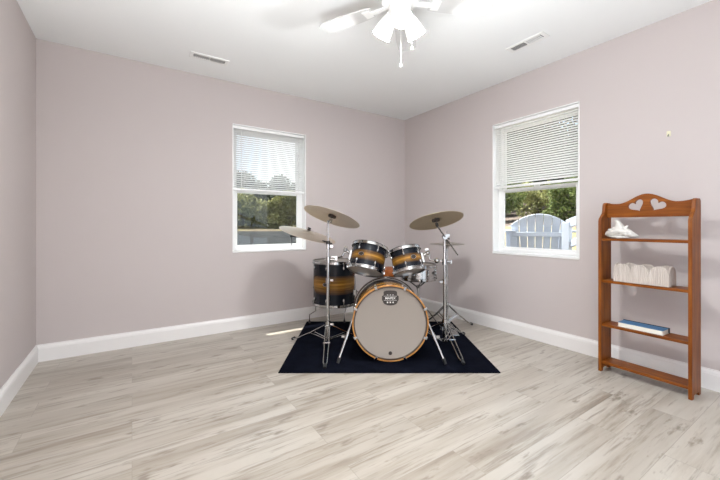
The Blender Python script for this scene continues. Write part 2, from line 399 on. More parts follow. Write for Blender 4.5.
# ---------------------------------------------------------------- ceiling fan with three lit shades
FU, FW = .224, 1.93
fc = P(FU, FW, H); fan = thing('ceiling_fan', 'white five blade ceiling fan with three lit frosted glass shades', 'ceiling fan', fc, (0, 0, -AZ))
MB().lathe([(0, 0), (.07, 0), (.072, -.03), (.045, -.06), (.02, -.065), (.0, -.065)], 28).build('canopy', M['white_enamel'], fan)
MB().lathe([(0, -.05), (.03, -.05), (.09, -.062), (.115, -.085), (.118, -.13), (.10, -.165), (.06, -.178), (0, -.178)], 36).build('motor_housing', M['white_enamel'], fan)
MB().lathe([(0, -.17), (.055, -.17), (.062, -.195), (.060, -.235), (.048, -.265), (.022, -.282), (0, -.285)], 32).build('light_kit_hub', M['white_enamel'], fan)
for k in range(5):
    a = math.radians(149.6 - 72*k); b = MB(); Rz = Matrix.Rotation(a, 4, 'Z'); Rp = Rz @ Matrix.Translation((0, 0, -.165)) @ Matrix.Rotation(math.radians(-4), 4, 'X')
    outl = [(.17, -.045), (.22, -.056), (.40, -.066), (.505, -.062), (.53, -.045), (.535, 0), (.53, .045), (.505, .062), (.40, .066), (.22, .056), (.17, .045)]
    vs = [(x, y, -.003) for x, y in outl] + [(x, y, .003) for x, y in outl]; q = len(outl)
    b._add(vs, [tuple(range(q)), tuple(range(q, 2*q))] + [(i, (i+1) % q, (i+1) % q+q, i+q) for i in range(q)], Rp)
    bl = b.build('blade', M['blade_white'], fan, sharp=.5)
    b = MB(); b.box((.145, 0, -.006), (.13, .030, .006), mx=Rp); b.box((.205, 0, -.006), (.045, .07, .005), mx=Rp); b.build('blade_iron', M['white_enamel'], bl)
for az in (-92, 28, 152):
    a = math.radians(az); th = math.radians(33); ax = Vector((math.cos(a)*math.sin(th), math.sin(a)*math.sin(th), -math.cos(th)))
    st = Vector((math.cos(a)*.05, math.sin(a)*.05, -.222)); Q = ax.to_track_quat('Z', 'Y').to_matrix().to_4x4(); MX = Matrix.Translation(st) @ Q
    sh_ = MB().lathe([(.026, .0), (.030, .012), (.040, .04), (.049, .08), (.056, .122), (.053, .122), (.046, .08), (.037, .042), (.026, .014), (.022, .006)], 28, MX).build('lamp_shade', M['shade'], fan)
    MB().lathe([(0, -.012), (.022, -.012), (.031, .0), (.031, .014), (.0, .014)], 20, MX).build('shade_fitter', M['white_enamel'], sh_)
    MB().ball(st + ax*.05, .020, 14, 8).build('bulb', M['bulb'], sh_)
    wp = Matrix.Translation(fc) @ Matrix.Rotation(-AZ, 4, 'Z') @ (st + ax*.105)
    lamp('fan_bulb_light', 'POINT', 36.0, wp, (.95, .98, 1), shadow_soft_size=.03)
for (dx, dy, z0, z1) in ((.005, 0, -.28, -.505), (.066, -.01, -.215, -.415)):
    ch = MB().cyl((dx, dy, z0), (dx, dy, z1), .0010, seg=6).build('pull_chain', M['white_plastic'], fan)
    MB().lathe([(0, z1-.022), (.0075, z1-.020), (.006, z1-.008), (.002, z1+.002), (0, z1+.002)], 10, Matrix.Translation((dx, dy, 0))).build('chain_pull', M['white_plastic'], ch)

# ---------------------------------------------------------------- rug
b = MB(); b.box(P(.205, 3.045, .004), (1.55, 1.29, .008), Matrix.Rotation(-AZ, 3, 'Z'))
tag(b.build('rug', M['rug'], bevel=.003), 'black rectangular rug under the drum kit', 'rug')
RUG = .008

# ---------------------------------------------------------------- drum kit (local frames: x right, y away, z up)
KR = (0, 0, -AZ)
def ring(mb, ro, ri, z0, z1, seg=48, mx=None): mb.lathe([(ri, z0), (ro, z0), (ro, z1), (ri, z1)], seg, mx, closed=True); return mb
def drum(name, label, cat, loc, R, r, h_, nlug, badge_ang, shellmat, group=None, top='coated', lug_len=.034, off=0.0):
    t = bpy.data.objects.new(name, None); COL.objects.link(t); t.location = loc
    t.rotation_euler = R.to_euler(); tag(t, label, cat, group)
    MB().lathe([(r-.006, -h_/2), (r, -h_/2), (r, h_/2), (r-.006, h_/2)], 56, closed=True).build('shell', shellmat, t)
    MB().lathe([(0, h_/2), (r-.003, h_/2), (r+.004, h_/2-.004), (r+.002, h_/2+.004), (r-.004, h_/2+.0045), (0, h_/2+.0045)], 48).build('batter_head', M['head'], t)
    MB().lathe([(0, -h_/2), (r-.003, -h_/2), (r+.004, -h_/2+.004), (r+.002, -h_/2-.004), (r-.004, -h_/2-.0045), (0, -h_/2-.0045)], 48).build('resonant_head', M['clear_head'], t)
    for s in (1, -1):
        pr = [(r+.004, s*(h_/2-.010)), (r+.016, s*(h_/2-.010)), (r+.016, s*(h_/2-.006)), (r+.0075, s*(h_/2-.004)), (r+.0075, s*(h_/2+.014)), (r+.012, s*(h_/2+.017)), (r+.010, s*(h_/2+.019)), (r+.004, s*(h_/2+.016))]
        MB().lathe(pr, 56, closed=True).build('hoop', M['chrome'], t)
    for k in range(nlug):
        a = 2*PI*(k+.5)/nlug + off; c_, s_ = math.cos(a), math.sin(a); Rz = Matrix.Rotation(a, 4, 'Z')
        for s in (1, -1):
            zl = s*(h_/2-.048); b = MB()
            b.ball((0, 0, 0), .5, 10, 6); bmesh.ops.transform(b.bm, matrix=Rz @ Matrix.Translation((r+.006, 0, zl)) @ Matrix.Diagonal((.022, .018, lug_len, 1)), verts=b.bm.verts[:])
            b.cyl((c_*(r+.012), s_*(r+.012), zl), (c_*(r+.012), s_*(r+.012), s*(h_/2+.004)), .0032, seg=8)
            b.box((0, 0, 0), (.012, .012, .016), mx=Rz @ Matrix.Translation((r+.013, 0, s*(h_/2-.002))))
            b.build('lug', M['chrome'], t)
    b = MB(); a = badge_ang; mx = Matrix.Rotation(a, 4, 'Z') @ Matrix.Translation((r+.0002, 0, .0)) @ Matrix.Rotation(PI/2, 4, 'Y')
    b.lathe([(0, 0), (.021, 0), (.021, .002), (.0, .0025)], 20, mx @ Matrix.Diagonal((.85, 1.2, 1, 1))); bd = b.build('badge', M['badge'], t)
    b = MB(); ring(b, .0205, .0182, .0018, .0030, 20, mx @ Matrix.Diagonal((.85, 1.2, 1, 1))); b.build('badge_rim', M['steel'], bd)
    return t

# bass drum ------------------------------------------------
BU, BW, BZ, BR = .228, 2.58, .296, .268
bass = thing('bass_drum', 'large bass drum on its side with pale front head and amber wood hoop', 'bass drum', P(BU, BW, RUG), KR)
YX = Matrix.Translation((0, 0, BZ-RUG)) @ Matrix.Rotation(-PI/2, 4, 'X')   # lathe z -> +y (away)
D = .40
MB().lathe([(BR-.008, .022), (BR, .022), (BR, D+.022), (BR-.008, D+.022)], 64, YX, closed=True).build('shell', M['burst_y'], bass)
for nm, a0, a1 in (('front_hoop', 0, .040), ('rear_hoop', D+.004, D+.044)):
    b = MB(); ring(b, BR+.019, BR+.0095, a0, a1, 72, YX); ho = b.build(nm, M['maple'] if nm == 'front_hoop' else M['hoop_dark'], bass, bevel=.002)
    if nm == 'front_hoop':
        b = MB(); ring(b, BR+.0098, BR-.001, a0+.004, a1, 72, YX); b.build('hoop_inlay', M['hoop_dark'], ho)
MB().lathe([(0, .0145), (BR-.006, .0145), (BR+.004, .010), (BR+.006, .02), (0, .02)], 64, YX).build('front_head', M['head'], bass)
MB().lathe([(0, D+.026), (BR+.004, D+.026), (BR+.004, D+.032), (0, D+.032)], 48, YX).build('rear_head', M['clear_head'], bass)
zc = BZ-RUG
for k in range(8):
    a = 2*PI*(k+.5)/8; c_, s_ = math.cos(a), math.sin(a); Rk = Matrix.Translation((0, 0, zc)) @ Matrix.Rotation(-a, 4, 'Y')
    b = MB(); b.box((BR+.024, .020, 0), (.012, .046, .022), mx=Rk); b.box((BR+.013, -.004, 0), (.026, .009, .018), mx=Rk)
    b.build('tension_claw', M['chrome'], bass, bevel=.002)
    q = lambda rr, y: (rr*c_, y, zc+rr*s_)
    b = MB(); b.cyl(q(BR+.024, .04), q(BR+.016, .125), .0032, seg=8); b.ball((0, 0, 0), .5, 10, 6)
    vsb = b.bm.verts[-62:] if False else None
    b.build('tension_rod', M['chrome'], bass) if False else b.bm.free()
    b = MB(); b.cyl(q(BR+.024, .04), q(BR+.016, .135), .0032, seg=8); b.cyl(q(BR-.002, .135), q(BR+.022, .135), .012, .008, 10); b.build('lug', M['chrome'], bass)
# logo badge on the front head
def badge_poly(k=1.0):
    half = [(0, .058), (.030, .0565), (.046, .051), (.051, .044), (.051, .020), (.0625, .016), (.0625, -.016), (.056, -.021), (.053, -.034), (.043, -.045), (.024, -.053), (0, -.0555)]
    return [(x*k, z*k) for x, z in half] + [(-x*k, z*k) for x, z in reversed(half[1:-1])]
lz = .484-RUG
lg = MB().prism(badge_poly(), .0016, Matrix.Translation((0, .0135, lz))).build('logo_badge', M['badge'], bass)
text_mesh('MAPEX', .0245, 'lettering', M['ink'], lg, (0, .0122, lz-.002), (PI/2, 0, 0))
b = MB()
for z_ in (.0145, -.0165): b.box((0, .0124, lz+z_), (.098, .0008, .0016))
for x_ in (-.020, .0, .020): b.box((x_, .0124, lz+.024), (.009, .0008, .004))
for x_ in (-.021, .0, .021): b.box((x_, .0124, lz-.032), (.010, .0008, .010))
b.build('badge_marks', M['ink'], lg)
MB().lathe([(0, -.001), (.014, -.001), (.014, .001), (0, .001)], 18, Matrix.Translation((0, .0130, .062)) @ Matrix.Rotation(PI/2, 4, 'X')).build('air_vent', M['badge'], bass)
for s, foot in ((-1, (-.372-.016, -.03)), (1, (.381+.014, -.05))):
    a0 = Vector((s*.262, .10, zc+.07)); ft = Vector((foot[0], foot[1], .018)); b = MB()
    b.cyl(a0, ft, .0085, seg=12); mid = a0.lerp(ft, .52)
    b.cyl(mid - (ft-a0).normalized()*.03, mid + (ft-a0).normalized()*.02, .013, seg=12)
    b.box(mid + Vector((s*.024, 0, 0)), (.034, .008, .018)); b.box(a0, (.03, .05, .05)); sp = b.build('spur', M['chrome'], bass)
    d_ = (ft-a0).normalized(); MB().cyl(ft - d_*.028, ft + d_*.014, .014, .011, 12).build('rubber_foot', M['black'], sp)

Rk = Matrix.Rotation(-AZ, 4, 'Z')
tl = drum('rack_tom', 'larger rack tom with amber burst shell, tilted down to the right over the bass drum', 'tom drum', P(.07, 3.04, .735),
     Rk @ Matrix.Rotation(math.radians(12.5), 4, 'Y') @ Matrix.Rotation(math.radians(-20), 4, 'X'), .150, .205, 6, math.radians(-118), M['burst_z'], 'rack toms with amber burst shells', off=math.radians(-30+52))
tr = drum('rack_tom', 'smaller rack tom with amber burst shell, beside the snare drum', 'tom drum', P(.400, 2.95, .728),
     Rk @ Matrix.Rotation(math.radians(-11), 4, 'Y') @ Matrix.Rotation(math.radians(-19), 4, 'X'), .127, .175, 6, math.radians(-68), M['burst_z'], 'rack toms with amber burst shells', off=math.radians(-12))
def tom_bracket(t, s, r):
    b = MB(); b.box((s*(r+.010), .0, .0), (.016, .036, .09)); b.cyl((s*(r+.02), 0, .02), (s*(r+.055), -.006, .03), .014, seg=12); b.ball((s*(r+.062), -.006, .032), .021, 12, 8)
    b.box((s*(r+.062), -.006, .062), (.034, .012, .02)); b.cyl((s*(r+.045), -.03, .005), (s*(r+.075), -.03, .005), .008, seg=8); b.build('mounting_bracket', M['chrome'], t, bevel=.002)
tom_bracket(tl, -1, .150); tom_bracket(tr, 1, .127)

ft_ = drum('floor_tom', 'deep floor tom with amber burst shell standing on three chrome legs', 'floor tom', P(-.258, 3.47, .468), Rk, .208, .405, 8, math.radians(-110), M['burst_z'], off=math.radians(6), lug_len=.042)
for (u, w_, du, dw) in ((-.53, 3.62, 0, 0), (-.165, 3.645, 0, 0), (-.062, 3.38, 0, 0)):
    p = Vector((u+.258, w_-3.47, 0)); dr = p.normalized(); top_ = dr*.230; zz = -.468+RUG
    pts = [top_ + Vector((0, 0, .07)), top_ + Vector((0, 0, zz+.14)), p*1.0 + Vector((0, 0, zz+.09)), p + Vector((0, 0, zz+.022))]
    b = MB(); b.tube(pts, .0055, 10); b.box(top_ + Vector((0, 0, -.09)), (.030, .030, .05), Matrix.Rotation(math.atan2(dr.y, dr.x), 3, 'Z')); b.cyl(top_ + Vector((0, 0, -.08)), top_ + Vector((0, 0, -.08)) + dr*.035, .006, seg=8)
    lg_ = b.build('leg', M['chrome'], ft_); MB().cyl(p + Vector((0, 0, zz)), p + Vector((0, 0, zz+.03)), .011, .009, 12).build('rubber_foot', M['black'], lg_)

# snare drum and its stand
sn = drum('snare_drum', 'chrome shell snare drum set low behind the smaller rack tom', 'snare drum', P(.592, 3.50, .566), Rk, .170, .125, 8, math.radians(-40), M['steel'], lug_len=.04)
ss = thing('snare_stand', 'chrome basket stand holding the chrome snare drum', 'drum stand', P(.592, 3.50, RUG), KR)
b = MB(); b.cyl((0, 0, .06), (0, 0, .40), .011); b.cyl((0, 0, .25), (0, 0, .30), .018); b.cyl((0, 0, .385), (0, 0, .42), .02); b.build('pole', M['chrome'], ss)
for k in range(3):
    a = math.radians(-90 + 120*k); c_, s_ = math.cos(a), math.sin(a)
    b = MB(); b.tube([(c_*.015, s_*.015, .40), (c_*.10, s_*.10, .455), (c_*.186, s_*.186, .478), (c_*.195, s_*.195, .505)], .007, 8); b.build('basket_arm', M['dark'], ss)
    a += PI/3; c_, s_ = math.cos(a), math.sin(a); b = MB(); b.beam((c_*.02, s_*.02, .27), (c_*.24, s_*.24, .015), .016, .006); b.beam((c_*.012, s_*.012, .075), (c_*.14, s_*.14, .128), .012, .004)
    lg_ = b.build('leg', M['chrome'], ss); MB().cyl((c_*.235, s_*.235, 0), (c_*.245, s_*.245, .028), .012, seg=10).build('rubber_foot', M['black'], lg_)

# drum throne behind
th_ = thing('drum_throne', 'round brown leather drum stool behind the two rack toms', 'stool', P(.35, 3.92, 0), KR)
MB().lathe([(0, .465), (.15, .465), (.165, .48), (.168, .52), (.155, .548), (.10, .556), (0, .556)], 36).build('seat', M['leather'], th_)
MB().cyl((0, 0, .07), (0, 0, .466), .014).build('post', M['chrome'], th_)
for k in range(3):
    a = math.radians(30+120*k); c_, s_ = math.cos(a), math.sin(a); b = MB(); b.beam((c_*.015, s_*.015, .27), (c_*.21, s_*.21, .012), .018, .008); b.beam((c_*.012, s_*.012, .09), (c_*.12, s_*.12, .14), .012, .005)
    lg_ = b.build('leg', M['chrome'], th_); MB().cyl((c_*.208, s_*.208, 0), (c_*.212, s_*.212, .024), .012, seg=10).build('rubber_foot', M['black'], lg_)

# tripod base for a stand: legs are twin rods that pinch together at the foot, with braces to a sleeve at the pole's foot
def tripod(t, dirs, r_leg, z_top, z_low, base_z=0):
    b = MB(); b.cyl((0, 0, z_top-.03), (0, 0, z_top+.03), .022, seg=16); b.box((.03, -.008, z_top+.01), (.03, .008, .018)); b.build('collar', M['chrome'], t)
    MB().cyl((0, 0, z_low-.014), (0, 0, z_low+.018), .020, seg=16).build('brace_sleeve', M['chrome'], t)
    for a, rr in dirs:
        a = math.radians(a); d = Vector((math.cos(a), math.sin(a), 0)); n_ = Vector((-d.y, d.x, 0)); b = MB()
        for s in (-1, 1):
            p0 = d*.020 + n_*s*.016 + Vector((0, 0, z_top)); p1 = d*(rr*.45) + n_*s*.017 + Vector((0, 0, z_top*.56)); p2 = d*(rr*.88) + n_*s*.014 + Vector((0, 0, z_top*.145)); p3 = d*rr + n_*s*.006 + Vector((0, 0, .018))
            b.tube([p0, p1, p2, p3], .0050, 8)
            q0 = d*.018 + n_*s*.012 + Vector((0, 0, z_low)); b.tube([q0, p1 + n_*s*.004], .0042, 8)
        b.cyl(d*(rr*.45) - n_*.026 + Vector((0, 0, z_top*.56)), d*(rr*.45) + n_*.026 + Vector((0, 0, z_top*.56)), .006, seg=8)
        lg_ = b.build('leg', M['chrome'], t); MB().cyl(d*(rr*.955) + Vector((0, 0, .026)), d*(rr*1.03) + Vector((0, 0, .012)), .0125, .012, 12).build('rubber_foot', M['black'], lg_)
def poles(t, segs):
    for (z0, z1, r) in segs:
        b = MB(); b.cyl((0, 0, z0), (0, 0, z1), r, seg=16); b.build('pole', M['chrome'], t)
def tilter(mb, c, nrm):
    c, nrm = Vector(c), Vector(nrm).normalized(); mb.cyl(c - nrm*.05, c + nrm*.042, .004, seg=8); mb.cyl(c - nrm*.055, c - nrm*.03, .013, seg=12); mb.ball(c - nrm*.052, .013, 10, 6)
def felts(parent, c, nrm):
    c, nrm = Vector(c), Vector(nrm).normalized(); b = MB(); b.cyl(c - nrm*.024, c - nrm*.008, .034, seg=18); b.cyl(c + nrm*.012, c + nrm*.022, .015, seg=14); b.build('felt_and_bell_shade', M['felt'], parent)  # lower felt is oversized and dark to paint the shadow under the bell
    b = MB(); b.cyl(c + nrm*.022, c + nrm*.034, .008, seg=10); s_ = nrm.orthogonal().normalized(); b.box(c + nrm*.032, (.03, .005, .012), nrm.to_track_quat('Z', 'X').to_matrix()); b.build('wing_nut', M['dark'], parent)
def cymbal(name, label, loc, R, r, m, group, bell=.055):
    prof = [(.006, .020), (bell*.35, .019), (bell*.7, .014), (bell*.95, .006), (bell*1.12, .002)]
    for i in range(1, 9):
        q = i/8; rr = bell*1.12 + (r-bell*1.12)*q; prof.append((rr, .002 - .016*(r/.25)*q*q))
    low = [(rr, z-.0018) for rr, z in reversed(prof)]
    o = MB().lathe(prof + low, 72, closed=True).build(name, m, sharp=1.2)
    o.location = loc; o.rotation_euler = R.to_euler(); return tag(o, label, 'cymbal', group)
CY = 'cymbals of the drum kit'

# front left stand with the ride cymbal and the lower crash cymbal
LU, LW = -.264, 2.85
ls = thing('cymbal_stand', 'tall chrome cymbal stand in front of the floor tom, holding two cymbals', 'cymbal stand', P(LU, LW, RUG), KR)
tripod(ls, ((-88, .392), (146, .40), (29, .39)), .4, .20, .085)
poles(ls, ((.085, .58, .0125), (.56, .86, .0105), (.84, 1.065, .0075)))
b = MB()
for z_ in (.57, .85): b.cyl((0, 0, z_-.025), (0, 0, z_+.02), .018, seg=14); b.box((.026, 0, z_), (.034, .010, .018))
b.build('clamp', M['chrome'], ls, bevel=.001)
def bracket_point(t, sx, r_, base):         # the ball of a tom's bracket in a stand's own frame
    wpt = Matrix.Translation(t.location) @ t.rotation_euler.to_matrix().to_4x4() @ Vector((sx*(r_+.062), -.006, .032))
    return Matrix.Rotation(AZ, 3, 'Z') @ (wpt - base)
def tilted(roll, tilt): return Rk @ Matrix.Rotation(math.radians(roll), 4, 'Y') @ Matrix.Rotation(math.radians(tilt), 4, 'X')
def nloc(roll, tilt): return (Matrix.Rotation(math.radians(roll), 3, 'Y') @ Matrix.Rotation(math.radians(tilt), 3, 'X')) @ Vector((0, 0, 1))
RIDE = Vector((.035, .0, 1.110-RUG)); nr = nloc(17.5, -14)
b = MB(); tilter(b, RIDE, nr); b.tube([(0, 0, 1.04), (0, 0, 1.06), RIDE - nr*.05], .008, 8); b.build('tilter', M['chrome'], ls)
felts(ls, RIDE + nr*.012, nr)
LOW = Vector((-.195, .200, .965-RUG)); nl = nloc(16.5, 6)
b = MB(); b.cyl((0, 0, .860), (0, 0, .895), .018, seg=12); b.tube([(.03, -.01, .874), (-.0, .03, .882), LOW - nl*.045, (-.36, .30, .925)], .0068, 8); b.cyl((-.36, .30, .935), (-.36, .30, .84), .0035, seg=8); b.cyl((-.375, .30, .925), (-.335, .30, .930), .008, seg=8)
b.build('boom_arm', M['dark'], ls)
b = MB(); tilter(b, LOW, nl); b.build('tilter', M['chrome'], ls); felts(ls, LOW + nl*.012, nl)
b = MB(); pb = bracket_point(tl, -1, .150, ls.location); b.cyl((0, 0, .715), (0, 0, .765), .020, seg=14); b.tube([(0, 0, .742), (.03, .03, .744), (pb.x-.03, pb.y-.01, .748), pb], .0095, 10)
b.cyl((.02, -.012, .742), (.052, -.012, .742), .010, seg=10); b.box((.05, .05, .748), (.05, .03, .035)); b.cyl((-.028, 0, .74), (.0, 0, .74), .007, seg=8); b.build('tom_arm', M['chrome'], ls, bevel=.001)
cymbal('ride_cymbal', 'pale bronze ride cymbal, topmost on the stand before the dark screened window', P(LU+RIDE.x, LW+RIDE.y, RIDE.z+RUG), tilted(17.5, -14), .240, M['bronze'], CY)
cymbal('crash_cymbal', 'lower bronze crash cymbal in front of the dark screened window sill', P(LU+LOW.x, LW+LOW.y, LOW.z+RUG), tilted(16.5, 6), .254, M['bronze'], CY)

# right boom stand with the golden crash
QU, QW = .716, 2.92
rs = thing('boom_stand', 'chrome boom cymbal stand right of the bass drum, holding the golden cymbal', 'cymbal stand', P(QU, QW, RUG), KR)
tripod(rs, ((-84, .39), (50, .39), (150, .38)), .4, .20, .045)
poles(rs, ((.045, .55, .0125), (.53, .90, .0105)))
b = MB(); b.cyl((0, 0, .525), (0, 0, .57), .018, seg=14); b.box((-.026, 0, .545), (.034, .010, .018)); b.build('clamp', M['chrome'], rs, bevel=.001)
C0 = Vector((.626-QU, 2.85-QW, 1.078-RUG)); ng = nloc(-8.5, -18); clampz = .933-RUG
b = MB(); b.cyl((0, -.028, clampz), (0, .02, clampz), .020, seg=14); b.ball((0, 0, clampz), .022, 12, 8); b.box((.024, -.012, clampz+.014), (.03, .010, .02)); b.build('boom_clamp', M['chrome'], rs)
cl = Vector((0, -.022, clampz)); tp = C0 - ng*.052; dd = (cl-tp).normalized(); b = MB(); b.cyl(tp, cl + dd*.235, .0065, seg=10); b.build('boom_arm', M['chrome'], rs)
b = MB(); tilter(b, C0, ng); b.build('tilter', M['dark'], rs); felts(rs, C0 + ng*.012, ng)
b = MB(); ta = bracket_point(tr, 1, .127, rs.location); b.cyl((0, 0, .69), (0, 0, .74), .020, seg=14); b.tube([(.05, -.0, .714), (0, -.0, .716), (ta.x*.45, ta.y*.45, .722), (ta.x+.02, ta.y, .728), (ta.x, ta.y, ta.z)], .0085, 10); b.ball((ta.x*.45, ta.y*.45, .724), .024, 12, 8); b.box((.055, 0, .714), (.010, .012, .034)); b.build('tom_arm', M['chrome'], rs, bevel=.001)
cymbal('crash_cymbal', 'golden bronze crash cymbal tilted on the boom stand near the corner', P(QU+C0.x, QW+C0.y, C0.z+RUG), tilted(-8.5, -18), .222, M['bronze_gold'], CY)

# hi-hat
HU, HW = .875, 3.48
hs = thing('hi_hat_stand', 'chrome hi-hat stand behind the boom stand by the corner', 'hi-hat stand', P(HU, HW, RUG), KR)
tripod(hs, ((10, .27), (130, .25), (250, .27)), .3, .22, .06)
poles(hs, ((.04, .50, .0125), (.48, .80, .010), (.79, .97, .0035)))
b = MB(); b.cyl((0, 0, .485), (0, 0, .52), .017, seg=14); b.cyl((0, 0, .79), (0, 0, .815), .018, .022, 14); b.build('clamp', M['chrome'], hs)
b = MB(); b.cyl((0, 0, .866), (0, 0, .905), .012, seg=12); b.box((.018, 0, .89), (.022, .008, .016)); b.build('clutch', M['dark'], hs)
b = MB(); b.beam((0, -.05, .045), (0, -.30, .012), .075, .008); b.box((0, -.30, .006), (.08, .03, .012)); b.build('footboard', M['steel'], hs)
cymbal('hi_hat_cymbal', 'upper hi-hat cymbal, edge on, on the stand near the corner', P(HU, HW, .856), Rk, .175, M['bronze_dark'], CY, .045)
cymbal('hi_hat_cymbal', 'lower hi-hat cymbal facing up under its twin near the corner', P(HU, HW, .836), Rk @ Matrix.Rotation(PI, 4, 'X'), .175, M['bronze_dark'], CY, .045)

# ---------------------------------------------------------------- stained pine shelf by the right wall
# local frame: y along the wall (towards the corner), x towards the wall, z up
FR, FL = Vector((2.741, .614, 0)), Vector((2.761, 1.112, 0))
mid = (FR+FL)/2; ang = math.atan2(-(FL-FR).x, (FL-FR).y); WS = (FL-FR).length
shelf = thing('wooden_shelf', 'stained pine open shelf with two heart cutouts in its crest, by the wall', 'shelf', mid, (0, 0, ang))
DP = .150; TK = .019
side = [(0, 0), (0, 1.055), (.006, 1.075), (.030, 1.098), (.050, 1.118), (.058, 1.140), (.060, 1.165), (.066, 1.182), (.080, 1.192), (DP-.012, 1.192), (DP, 1.18), (DP, 0), (DP-.03, 0), (DP-.035, .022), (.035, .022), (.03, 0)]
for s in (-1, 1):
    MB().prism(side, TK, Matrix.Translation((0, s*(WS/2-TK/2), 0))).build('side_panel', M['pine_v'], shelf, bevel=.002, sharp=.5)
for zt in (.940, .645, .337, .072):
    MB().box((DP/2+.004, 0, zt-.009), (DP-.012, WS-2*TK, .018)).build('shelf_board', M['pine_h'], shelf, bevel=.002)
# crest with hearts: a filled 2D outline with two holes
def crest():
    L = WS-2*TK; cu = bpy.data.curves.new('crest', 'CURVE'); cu.dimensions = '2D'; cu.fill_mode = 'BOTH'; cu.extrude = .009
    top_ = []
    for i in range(41):
        x = L/2 - L*i/40; q = abs(x)/(L/2)
        z = 1.180 + .060*(.5+.5*math.cos(PI*min(1, q/.70)**1.0)) + .010*max(0, (q-.72)/.28)**2
        top_.append((x, z))
    polys = [[(-L/2, 1.085), (L/2, 1.085)] + top_]
    for cx_, rot_ in ((-.056, .50), (.056, -.50)):
        h_ = []
        for i in range(40):
            t = 2*PI*i/40; hx = 16*math.sin(t)**3; hz = 13*math.cos(t)-5*math.cos(2*t)-2*math.cos(3*t)-math.cos(4*t)
            hx *= .0029; hz *= .0026; h_.append((cx_ + hx*math.cos(rot_) - hz*math.sin(rot_), 1.163 + hx*math.sin(rot_) + hz*math.cos(rot_)))
        polys.append(h_)
    for pl in polys:
        sp = cu.splines.new('POLY'); sp.points.add(len(pl)-1); sp.use_cyclic_u = True
        for i, (x, z) in enumerate(pl): sp.points[i].co = (x, z, 0, 1)
    tmp = bpy.data.objects.new('tmp_crest', cu); COL.objects.link(tmp); bpy.context.view_layer.update()
    me = bpy.data.meshes.new_from_object(tmp.evaluated_get(bpy.context.evaluated_depsgraph_get())); bpy.data.objects.remove(tmp)
    # curve x -> -y (image right is -y), curve y -> z, curve z -> x
    me.transform(Matrix(((0, 0, 1, .095), (-1, 0, 0, 0), (0, 1, 0, 0), (0, 0, 0, 1)))); me.materials.clear(); me.materials.append(M['pine_h']); me.name = 'crest_board'
    o = bpy.data.objects.new('crest_board', me); COL.objects.link(o); o.parent = shelf
    return o
crest()
def on_shelf(x, y, z): return Matrix.Translation(mid) @ Matrix.Rotation(ang, 4, 'Z') @ Vector((x, y, z))

# white seashell on the top board
sea = thing('seashell', 'white pointed seashell on the top board of the pine shelf', 'seashell', on_shelf(.058, .136, .940), (0, 0, ang))
b = MB()
b.loft([(0, .092, .026), (0, .082, .028), (0, .055, .036), (0, .02, .044), (0, -.02, .042), (0, -.055, .030), (0, -.085, .020), (0, -.105, .016)], [.006, .018, .030, .042, .040, .027, .014, .004], 16)
b.loft([(0, .0, .035), (0, .004, .065), (0, .008, .090), (0, .014, .108), (0, .024, .121), (0, .034, .124)], [.046, .036, .024, .016, .009, .003], 14)
b.loft([(0, -.01, .05), (-.01, -.035, .075), (-.012, -.05, .088)], [.028, .014, .003], 10)
b.loft([(-.01, .03, .05), (-.03, .05, .058), (-.04, .058, .062)], [.022, .010, .002], 10)
b.loft([(-.01, -.03, .03), (-.04, -.045, .03), (-.052, -.05, .028)], [.024, .012, .003], 10)
b.loft([(-.03, .055, .014), (-.035, .0, .009), (-.03, -.06, .010)], [.006, .009, .005], 10)
M['shell_white'] = mat('chalky_shell', (.62, .60, .56), .6); n = N(M['shell_white']); n.bump(n.noise(n.coords('Object'), 60, 4), .5, .006)
b.build('shell_body', M['shell_white'], sea, sharp=2)

# white scalloped basket on the second board
m = mat('whitewashed_wood', (.74, .69, .655), .8); n = N(m); v = n.coords('Object', (60, 60, 8)); f = n.noise(v, 1, 5)
n.base(n.ramp(f, [(.25, (.46, .40, .355)), (.5, (.56, .495, .445)), (.7, (.64, .58, .53))])); n.bump(f, .3, .003); M['wicker'] = m
bk = thing('planter_box', 'whitewashed wooden planter box with scalloped rim on the second shelf board', 'planter box', on_shelf(.018, .013, .645), (0, 0, ang))
BL, BD = .300, .122
def scal(y, n_, L): q = ((y/L+.5)*n_) % 1.0; return .072 + .053*math.sqrt(max(0, 1-(2*q-1)**2))
def pickets(nm, n_pick, L, nsc, fn):
    b = MB(); wd = L/n_pick
    for i in range(n_pick):
        for j in range(2):
            a0, a1 = -L/2+wd*i+wd*.5*j, -L/2+wd*i+wd*.5*(j+1); e = .0006
            z0, z1 = scal(a0+1e-4, nsc, L), scal(a1-1e-4, nsc, L); o0 = e if j == 0 else 0; o1 = e if j == 1 else 0
            tk0 = .0045 if j == 0 else .006; tk1 = .006 if j == 0 else .0045
            vs = [fn(a0+o0, -tk0, .001), fn(a1-o1, -tk1, .001), fn(a1-o1, 0, .001), fn(a0+o0, 0, .001), fn(a0+o0, -tk0, z0), fn(a1-o1, -tk1, z1), fn(a1-o1, 0, z1), fn(a0+o0, 0, z0)]
            b._add(vs, [(3,2,1,0),(4,5,6,7),(0,1,5,4),(1,2,6,5),(2,3,7,6),(3,0,4,7)])
    return b.build(nm, M['wicker'], bk, sharp=.4)
pickets('front_wall', 27, BL, 3, lambda a, t, z: (t+.006, a, z)); pickets('back_wall', 27, BL, 3, lambda a, t, z: (BD-t-.006, a, z))
pickets('end_wall', 8, BD-.012, 1.0, lambda a, t, z: (BD/2+a, BL/2-.006-t, (z if z < .01 else .178-z-.004 if False else z))); pickets('end_wall', 8, BD-.012, 1.0, lambda a, t, z: (BD/2+a, -BL/2+.006+t, z))
MB().box((BD/2, 0, .004), (BD-.014, BL-.014, .006)).build('bottom', M['wicker'], bk)

